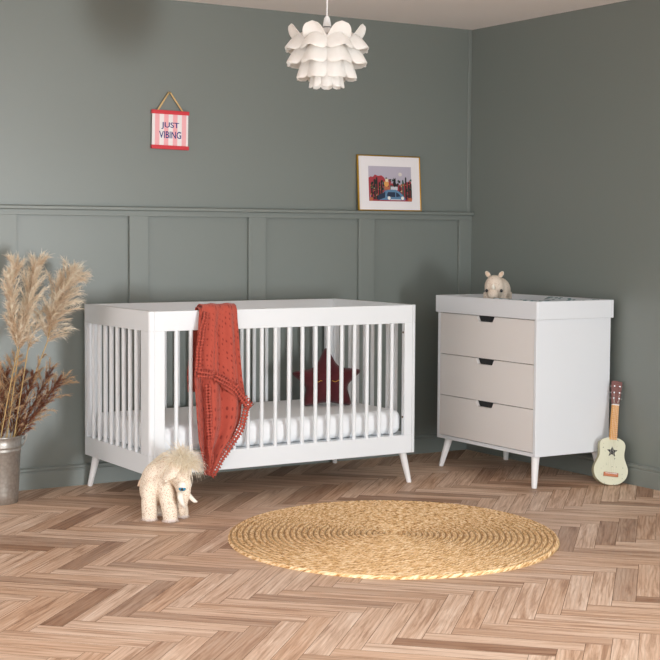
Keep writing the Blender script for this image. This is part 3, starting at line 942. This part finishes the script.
# ------------------------------------------------------------ pendant lamp
def pendant():
    lx, ly = 3.095, 5.0
    root = thing('pendant_lamp', 'white layered petal pendant lamp hanging from the ceiling on a cord', 'lamp', (lx, ly, ZC))
    oz = -ZC
    bm = bmesh.new(); tube(bm, [(0, 0, 0), (0, 0, 2.115+oz)], .0032, 10); obj('cord', bm, M_cord, root, smooth=True)
    obj('ceiling_rose', lathe(bmesh.new(), [(0, -.03), (.012, -.03), (.03, -.022), (.045, 0), (0, 0)]), M_cord, root, angle=40)
    bm = lathe(bmesh.new(), [(0, 2.122+oz), (.006, 2.121+oz), (.012, 2.110+oz), (.016, 2.088+oz), (.017, 2.078+oz), (0, 2.078+oz)], 24); obj('socket_cover', bm, M_cord, root, angle=40)
    bm = lathe(bmesh.new(), [(0, 2.0775+oz), (.0175, 2.0775+oz), (.0175, 2.074+oz), (0, 2.074+oz)], 24); obj('socket_ring', bm, M_ring, root, angle=40)
    bm = lathe(bmesh.new(), [(0, 2.074+oz), (.0155, 2.074+oz), (.018, 2.05+oz), (.018, 2.0+oz), (0, 2.0+oz)], 24); obj('lamp_holder', bm, M_cord, root, angle=40)
    bm = bmesh.new(); ellipsoid(bm, (0, 0, 1.95+oz), (.028, .028, .045)); obj('bulb', bm, M_petal, root, smooth=True)
    # tiers: control points (r,z) root-mid-tip, half width, count, phase
    tiers = [
        ([(.030, 2.010), (.075, 2.020), (.120, 2.040), (.154, 2.082)], .050, 8, .5),
        ([(.030, 2.045), (.090, 2.055), (.142, 2.030), (.180, 1.988)], .058, 8, .5),
        ([(.050, 2.020), (.100, 2.010), (.142, 1.975), (.173, 1.928)], .055, 8, .5),
        ([(.055, 1.980), (.090, 1.960), (.112, 1.920), (.130, 1.868)], .044, 8, .5),
        ([(.030, 1.950), (.052, 1.925), (.064, 1.885), (.072, 1.833)], .025, 8, .0)]
    for ti, (cp, hw, cnt, ph) in enumerate(tiers):
        def curve(t):
            a, b, c, d = [V(p) for p in cp]
            # catmull through 4 points
            q = t*3; i = min(2, int(q)); s = q-i
            pts = [a, b, c, d]; p1, p2 = pts[i], pts[i+1]; p0 = pts[max(0, i-1)]; p3 = pts[min(3, i+2)]
            return .5*((2*p1)+(-p0+p2)*s+(2*p0-5*p1+4*p2-p3)*s*s+(-p0+3*p1-3*p2+p3)*s**3)
        def fn(u, v):
            t = v
            c = curve(t); c2 = curve(min(1, t+.02)); c1 = curve(max(0, t-.02)); tg = (c2-c1).normalized(); nr = V((-tg.y, tg.x))  # (r,z) normal
            if nr.y < 0 : nr = -nr
            w = hw*(.45+.55*sin(pi*.5*min(1, t*1.5)))
            t0 = .62 if ti == 0 else .80
            if t > t0:
                q = (t-t0)/(1-t0); w *= (sqrt(max(0, 1-q*q))*.62+.38) if ti else (sqrt(max(0, 1-q*q))*.95+.05)
            s = (u-.5)*2
            bend = -(s*s)*w*(.62 if ti else .30)
            r = c.x+nr.x*bend; z = c.y+nr.y*bend
            return (s*w, r, z+oz)
        o = grid_sheet('petal', fn, 16, 20, M_petal, root, .0012)
        for k in range(cnt):
            c = o if k == 0 else copy_part(o, root)
            c.rotation_euler = (0, 0, 2*pi*(k+ph)/cnt+radians(-211.8))
pendant()

# ------------------------------------------------------------ wall banner
def banner():
    px, pz = 3.178, 1.760
    root = thing('wall_banner', 'pink striped JUST VIBING fabric banner with red rods on the wall', 'wall hanging', (px, YB, pz))
    root.rotation_euler = (0, radians(.8), 0)
    w = .100
    obj('rod', one_box(-w-.003, w+.003, -.022, -.006, .078, .097, .002, 2), M_red_bar, root)
    obj('rod', one_box(-w-.003, w+.003, -.022, -.006, -.097, -.078, .002, 2), M_red_bar, root)
    m, nt, b = new_mat('pink_striped_cotton')
    tc = nt.nodes.new('ShaderNodeTexCoord'); sx = nt.nodes.new('ShaderNodeSeparateXYZ'); nt.links.new(tc.outputs['Object'], sx.inputs[0])
    ma = nt.nodes.new('ShaderNodeMath'); ma.operation = 'MULTIPLY_ADD'; ma.inputs[1].default_value = 1/.0495; ma.inputs[2].default_value = 10+.20
    fr = nt.nodes.new('ShaderNodeMath'); fr.operation = 'FRACT'; gt = nt.nodes.new('ShaderNodeMath'); gt.operation = 'GREATER_THAN'; gt.inputs[1].default_value = .5
    nt.links.new(sx.outputs[0], ma.inputs[0]); nt.links.new(ma.outputs[0], fr.inputs[0]); nt.links.new(fr.outputs[0], gt.inputs[0])
    mx = nt.nodes.new('ShaderNodeMix'); mx.data_type = 'RGBA'; mx.inputs[6].default_value = rgb('#F1ECEC'); mx.inputs[7].default_value = rgb('#F3B4BA')
    nt.links.new(gt.outputs[0], mx.inputs[0]); nt.links.new(mx.outputs[2], b.inputs['Base Color']); b.inputs['Roughness'].default_value = .9
    obj('fabric', one_box(-w, w, -.0145, -.013, -.080, .080), m, root)
    for txt, z, wd in (('JUST', .008, .098), ('VIBING', -.037, .122)):
        cu = bpy.data.curves.new('lettering', 'FONT'); cu.body = txt; cu.size = .052; cu.align_x = 'CENTER'; cu.extrude = .0004; cu.offset = .0006
        t = bpy.data.objects.new('lettering', cu); C.objects.link(t)
        dg = bpy.context.evaluated_depsgraph_get(); me = bpy.data.meshes.new_from_object(t.evaluated_get(dg)); bpy.data.objects.remove(t)
        xs = [v.co.x for v in me.vertices]; sc = wd/(max(xs)-min(xs)); mid = (max(xs)+min(xs))/2
        ys = [v.co.y for v in me.vertices]; sy = .035/(max(ys)-min(ys))
        for v in me.vertices:
            x, y, zz = v.co; v.co = V(((x-mid)*sc, -.0150-zz, z+(y-min(ys))*sy-.005))
        me.materials.clear(); new_obj('lettering', me, root, M_navy)
    apex = V((-.004, -.010, .190))
    bm = bmesh.new()
    tube(bm, [(-.073, -.014, .090), apex+V((-.002, 0, 0))], .0042, 8); tube(bm, [(.073, -.014, .090), apex+V((.002, 0, 0))], .0042, 8)
    obj('hanging_cord', bm, M_twine, root, smooth=True)
    obj('nail', tube(bmesh.new(), [(-.004, 0, .187), (-.004, -.018, .188)], .002, 8), M_steel_screw, root)
banner()

# ------------------------------------------------------------ framed picture on the ledge
def picture():
    root = thing('framed_picture', 'thin gold framed photo print with white mount leaning on the ledge', 'picture', (4.511, YB-.030, 1.3705))
    root.rotation_euler = (radians(-4.0), 0, 0)
    W, H, f = .209, .306, .006
    bm = bmesh.new()
    box(bm, -W, W, -.008, .006, 0, f, .001, 1); box(bm, -W, W, -.008, .006, H-f, H, .001, 1)
    box(bm, -W, -W+f, -.008, .006, f, H-f, .001, 1); box(bm, W-f, W, -.008, .006, f, H-f, .001, 1)
    obj('frame', bm, M_gold, root)
    obj('mount', one_box(-W+f, W-f, -.003, .004, f, H-f), M_matboard, root)
    # print: flat artwork made of coloured shapes
    x0, x1, z0, z1 = -.139, .146, .054, .246
    cols = ['#B9B3C2', '#D9D3CC', '#A83A44', '#5E1F2C', '#232B28', '#3A5A50', '#5E86A8', '#24324A', '#C9CCD2', '#6E6A66', '#DFA05A', '#1E1C1F', '#F3EFE6', '#B96A4A', '#C9A24A', '#C77AA0', '#E9D7B8']
    ms = [mat('print_ink_%d' % i, c, .7) for i, c in enumerate(cols)]
    bm = bmesh.new(); lay = [0]
    Wd, Hd = x1-x0, z1-z0
    def poly(pts, mi):
        lay[0] += 1; y = -.0035-.00003*lay[0]
        vs_ = [bm.verts.new((x0+max(0, min(1, a))*Wd, y, z0+max(0, min(1, b))*Hd)) for a, b in pts]
        f_ = bm.faces.new(vs_); f_.material_index = mi
    def disc(cx, cy, rx, ry, mi, n=18): poly([(cx+rx*cos(2*pi*k/n), cy+ry*sin(2*pi*k/n)) for k in range(n)], mi)
    rn = random.Random(2)
    poly([(0, 0), (1, 0), (1, 1), (0, 1)], 0)
    disc(.74, .78, .045, .055, 1)
    poly([(0, 0), (0, .66), (.05, .70), (.10, .69), (.15, .76), (.22, .72), (.30, .74), (.36, .68), (.40, .58), (.52, .52), (.64, .50), (.75, .46), (.88, .56), (1, .58), (1, 0)], 2)
    for k in range(120): a = rn.random(); b = rn.uniform(.05, .62); disc(a, b, rn.uniform(.012, .035), rn.uniform(.02, .05), rn.choice([3, 4, 4, 5, 15, 2, 13]), 7)
    for a, h in ((.06, .5), (.13, .6), (.18, .66), (.24, .52), (.29, .58), (.72, .42), (.79, .60), (.86, .68), (.93, .55), (.98, .5)):
        poly([(a-.018, .05), (a+.018, .05), (a+.016, h), (a, h+.03), (a-.016, h)], rn.choice([4, 5, 4]))
    for k in range(30): disc(rn.choice([rn.uniform(0, .3), rn.uniform(.7, 1)]), rn.uniform(.1, .55), .010, .014, rn.choice([14, 5, 10, 16]), 6)
    # luggage, two seated animals, blue car
    poly([(.33, .42), (.66, .42), (.66, .32), (.33, .32)], 9); poly([(.50, .42), (.66, .42), (.66, .32), (.50, .32)], 8); poly([(.35, .42), (.48, .42), (.48, .33), (.35, .33)], 13)
    disc(.40, .50, .055, .09, 10); disc(.41, .60, .035, .05, 16); disc(.40, .66, .02, .02, 11)
    disc(.59, .50, .035, .09, 11); disc(.595, .60, .028, .045, 11); poly([(.57, .62), (.575, .69), (.59, .63)], 11); poly([(.60, .63), (.615, .69), (.62, .62)], 11)
    poly([(.18, .03), (.20, .16), (.30, .22), (.37, .30), (.48, .335), (.62, .33), (.70, .27), (.78, .18), (.83, .10), (.83, .03)], 6)
    poly([(.18, .03), (.20, .16), (.30, .22), (.37, .27), (.36, .10), (.22, .03)], 7)
    poly([(.40, .16), (.43, .26), (.60, .26), (.60, .12), (.46, .12)], 7); poly([(.62, .12), (.62, .26), (.68, .22), (.73, .14)], 7)
    disc(.455, .09, .035, .05, 12); disc(.77, .09, .035, .05, 12)
    poly([(.48, .03), (.74, .03), (.72, .055), (.50, .055)], 8)
    for a in (.03, .95): poly([(a-.05, .0), (a+.04, .0), (a+.05, .10), (a-.05, .10)], 13)
    obj('print', bm, ms, root)
picture()

# ------------------------------------------------------------ bucket and dried grasses
BX, BY = 2.190, 6.39
def bucket():
    root = thing('metal_bucket', 'galvanised metal bucket on the floor holding the dried grasses', 'bucket', (BX, BY, 0))
    prof = [(0, .004), (.082, .004), (.086, 0), (.089, .004), (.093, .06), (.103, .300), (.1055, .306), (.106, .314), (.104, .318), (.1045, .326), (.107, .330), (.1075, .338), (.1055, .342), (.107, .384), (.110, .390), (.109, .394), (.104, .391), (.101, .36), (.090, .05), (.082, .012), (0, .012)]
    obj('bucket_body', lathe(bmesh.new(), [(r*1.0, z*.79) for r, z in prof], 64), M_zinc, root, smooth=True, angle=50)
    a = atan2(-.45, .85)
    ex = V((cos(a), sin(a), 0))
    bm = bmesh.new()
    tube(bm, [ex*.106+V((0, 0, .262)), ex*.116+V((0, 0, .268)), ex*.128+V((0, 0, .292)), ex*.133+V((0, 0, .318)), ex*.128+V((0, 0, .318)), ex*.118+V((0, 0, .292))], .0028, 8)
    obj('handle', bm, M_zinc, root, smooth=True)
bucket()

VDIR = V((.528, .849, 0))
def grass(name, label, base, head0, tip, width, n, length, mt, seed, group=None, curl=.8, stem_r=.0026, w=.0016, bend=0, droop=.6, up=.55, cat='dried plant'):
    """base in the bucket -> head0 (plume starts) -> tip"""
    rnd = random.Random(seed)
    base, head0, tip = V(base), V(head0), V(tip)
    root = thing(name, label, cat, base, 0, group)
    mid = base.lerp(head0, .5)+V((bend*.5, 0, 0))
    def axis(t):   # plume spine, slightly arched
        p = head0.lerp(tip, t)
        return p+V((bend*sin(pi*t), 0, 0))
    pts = []
    for i in range(9):
        t = i/8
        pts.append(base*(1-t)**2+mid*2*t*(1-t)+head0*t*t-base)
    pts += [axis(t)-base for t in (.15, .35, .6, .85)]
    bm = bmesh.new(); tube(bm, pts, [stem_r]*9+[stem_r*.8, stem_r*.6, stem_r*.4, stem_r*.2], 7)
    obj('stem', bm, M_stemw, root, smooth=True)
    vs, fs, tone = [], [], []
    ax = (tip-head0).normalized(); sA = ax.orthogonal().normalized(); sB = ax.cross(sA)
    ltot = (tip-head0).length
    nb = max(14, n//70)
    for bi in range(nb):
        t = (bi+rnd.random())/nb
        p = axis(t)-base
        a = rnd.uniform(0, 2*pi); out = sA*cos(a)+sB*sin(a)
        env = sin(pi*min(1, t*.80+.14))**.7
        d = (ax*up+out*rnd.uniform(.3, 1)*width/length).normalized()
        ln = length*rnd.uniform(.75, 1.2)*(.35+.75*env)
        path = [p.copy()]
        for q in range(8):
            p = p+d*ln/8
            d = (d+(out*.04+V((0, 0, -droop)))*curl/8+V((rnd.gauss(0, .05), rnd.gauss(0, .05), rnd.gauss(0, .05)))).normalized()
            path.append(p.copy())
        bt = rnd.random()
        for j in range(int(n/nb)):
            u = rnd.random()*7.99; k = int(u)
            p2 = path[k].lerp(path[min(8, k+1)], u-k); dd = (path[k+1]-path[k]).normalized()
            d2 = (dd+V((rnd.gauss(0, .33), rnd.gauss(0, .33), rnd.gauss(0, .33)-.10))).normalized()
            l2 = length*.30*rnd.uniform(.5, 1.3); ns = 3; i0 = len(vs)
            sd = d2.cross(V((rnd.uniform(-1, 1), rnd.uniform(-1, 1), rnd.uniform(-1, 1)))).normalized()
            tn = rnd.random()
            for q in range(ns+1):
                ww = w*(1-.8*q/ns)
                vs.append(p2-sd*ww); vs.append(p2+sd*ww)
                p2 = p2+d2*l2/ns; d2 = (d2+V((rnd.gauss(0, .1), rnd.gauss(0, .1), -.16+rnd.gauss(0, .1)))).normalized()
            for q in range(ns):
                fs.append((i0+2*q, i0+2*q+1, i0+2*q+3, i0+2*q+2)); tone.append(min(1, max(0, .12+.38*bt+.25*tn+.42*(k/8))))
    me = bpy.data.meshes.new('plume'); me.from_pydata(vs, [], fs)
    at = me.attributes.new('tone', 'FLOAT', 'FACE')
    for i, t in enumerate(tone): at.data[i].value = t
    o = new_obj('plume', me, root, mt)
    return root
B = (BX, BY, .22)
def bb(dx, dy, z=.02): return (BX+dx, BY+dy, z)
G = 'dried stems in the metal bucket'
grass('pampas_stem', 'large beige pampas plume, the one nearest the crib', bb(-.02, .02), (2.420, 6.36, .735), (2.520, 6.31, 1.040), .085, 6500, .125, M_pampas, 1, G, up=.75, bend=-.02, w=.0013, curl=.9)
grass('pampas_stem', 'large beige pampas plume, middle of the three tall ones', bb(.0, -.01), (2.272, 6.33, .700), (2.348, 6.30, 1.085), .052, 5600, .105, M_pampas, 2, G, up=.95, droop=.4, bend=-.005, w=.0013)
grass('pampas_stem', 'large beige pampas plume at the left edge of the picture', bb(-.03, .0), (2.252, 6.29, .710), (2.232, 6.25, 1.085), .042, 4800, .095, M_pampas, 3, G, up=.95, droop=.4, bend=-.03, w=.0013)
grass('pampas_stem', 'slim beige pampas side plume leaning toward the crib', bb(.03, .0), (2.310, 6.32, .70), (2.395, 6.38, .88), .040, 1600, .07, M_pampas, 4, G, w=.001)
small = [
    ('dried_reed', 'dark brown reed plume, rightmost of the dark ones above the bucket', (.05, -.01), (2.300, .42), (2.475, .565), .020, 1300, .050, M_brown, 0),
    ('dried_reed', 'dark brown reed plume beside the rightmost dark one, shorter', (.04, .02), (2.29, .43), (2.440, .600), .020, 1200, .045, M_brown, 0),
    ('dried_reed', 'upright dark brown reed plume above the bucket centre', (.02, .0), (2.265, .44), (2.318, .605), .020, 1400, .045, M_brown, 0),
    ('dried_reed', 'upright red brown reed plume right of the centre one', (.03, .03), (2.285, .42), (2.350, .595), .018, 1200, .045, M_brown, 0),
    ('dried_reed', 'dark brown reed plume at the far left of the bucket', (-.02, .0), (2.215, .42), (2.225, .60), .028, 1500, .06, M_brown, 0),
    ('feathery_stem', 'feathery tan grass arching right toward the crib', (.05, -.02), (2.33, .46), (2.520, .575), .060, 1300, .085, M_tan, .02),
    ('feathery_stem', 'feathery tan grass tuft standing over the bucket left side', (.0, -.02), (2.255, .50), (2.262, .665), .060, 1500, .09, M_tan, 0),
    ('feathery_stem', 'golden tan grass spike between the pampas stems', (.03, .01), (2.300, .46), (2.400, .670), .018, 1100, .05, M_tan, 0),
    ('feathery_stem', 'loose tan grass behind the right dark reeds', (.05, .03), (2.32, .44), (2.455, .620), .050, 1000, .08, M_tan, 0),
    ('feathery_stem', 'tan feathery grass at the left edge above the bucket rim', (-.03, -.02), (2.20, .45), (2.200, .66), .05, 1300, .085, M_tan, 0)]
for i, (nm, lb, (dx, dy), (hx, hz), (tx, tz), wd, n_, ln, mt_, bd) in enumerate(small):
    grass(nm, lb, bb(dx, dy, .02), (hx*.6+(BX+dx)*.4, BY-.02, hz-.13), (tx, BY-.03+.02*(i % 3), tz-.01), wd*1.4, int(n_*(3.0 if mt_ is M_brown else 1.2)), ln*.95, mt_, 20+i, G, curl=.5, w=.0009, bend=bd, stem_r=.002, up=.8, droop=.4)

# ------------------------------------------------------------ light
def area(name, loc, tgt, sx, sy, power, col):
    l = bpy.data.lights.new(name, 'AREA'); l.shape = 'RECTANGLE'; l.size = sx; l.size_y = sy; l.energy = power; l.color = col
    o = bpy.data.objects.new(name, l); C.objects.link(o); o.location = loc
    o.rotation_euler = (V(tgt)-V(loc)).to_track_quat('-Z', 'Y').to_euler(); return o
area('window_light', (3.75, Y0-.02, .52), (2.3, YB, 1.10), .6, .9, 37, (.93, .975, 1))
bpy.data.lights['window_light'].spread = radians(75)
w = bpy.data.worlds.new('world'); S.world = w; w.use_nodes = True
w.node_tree.nodes['Background'].inputs[0].default_value = (.99, .985, .99, 1)
w.node_tree.nodes['Background'].inputs[1].default_value = 2.6

# ------------------------------------------------------------ camera
cam = bpy.data.cameras.new('camera'); co = bpy.data.objects.new('camera', cam); C.objects.link(co)
rt = V((.84873, -.52879, .00602)); fw = V((.52822, .84716, -.05744)).normalized()
rt = (rt-fw*rt.dot(fw)).normalized(); up = rt.cross(fw)
M = Matrix((rt, up, -fw)).transposed().to_4x4(); M.translation = V((0, 0, 1.2453))
co.matrix_world = M
cam.sensor_width = 36; cam.lens = 1442.35/660*36; cam.shift_y = -13.668/660
cam.clip_start = .05
S.camera = co
S.view_settings.view_transform = 'Standard'; S.view_settings.look = 'None'
S.view_settings.gamma = 1; S.view_settings.use_curve_mapping = False
S.view_settings.exposure = 0
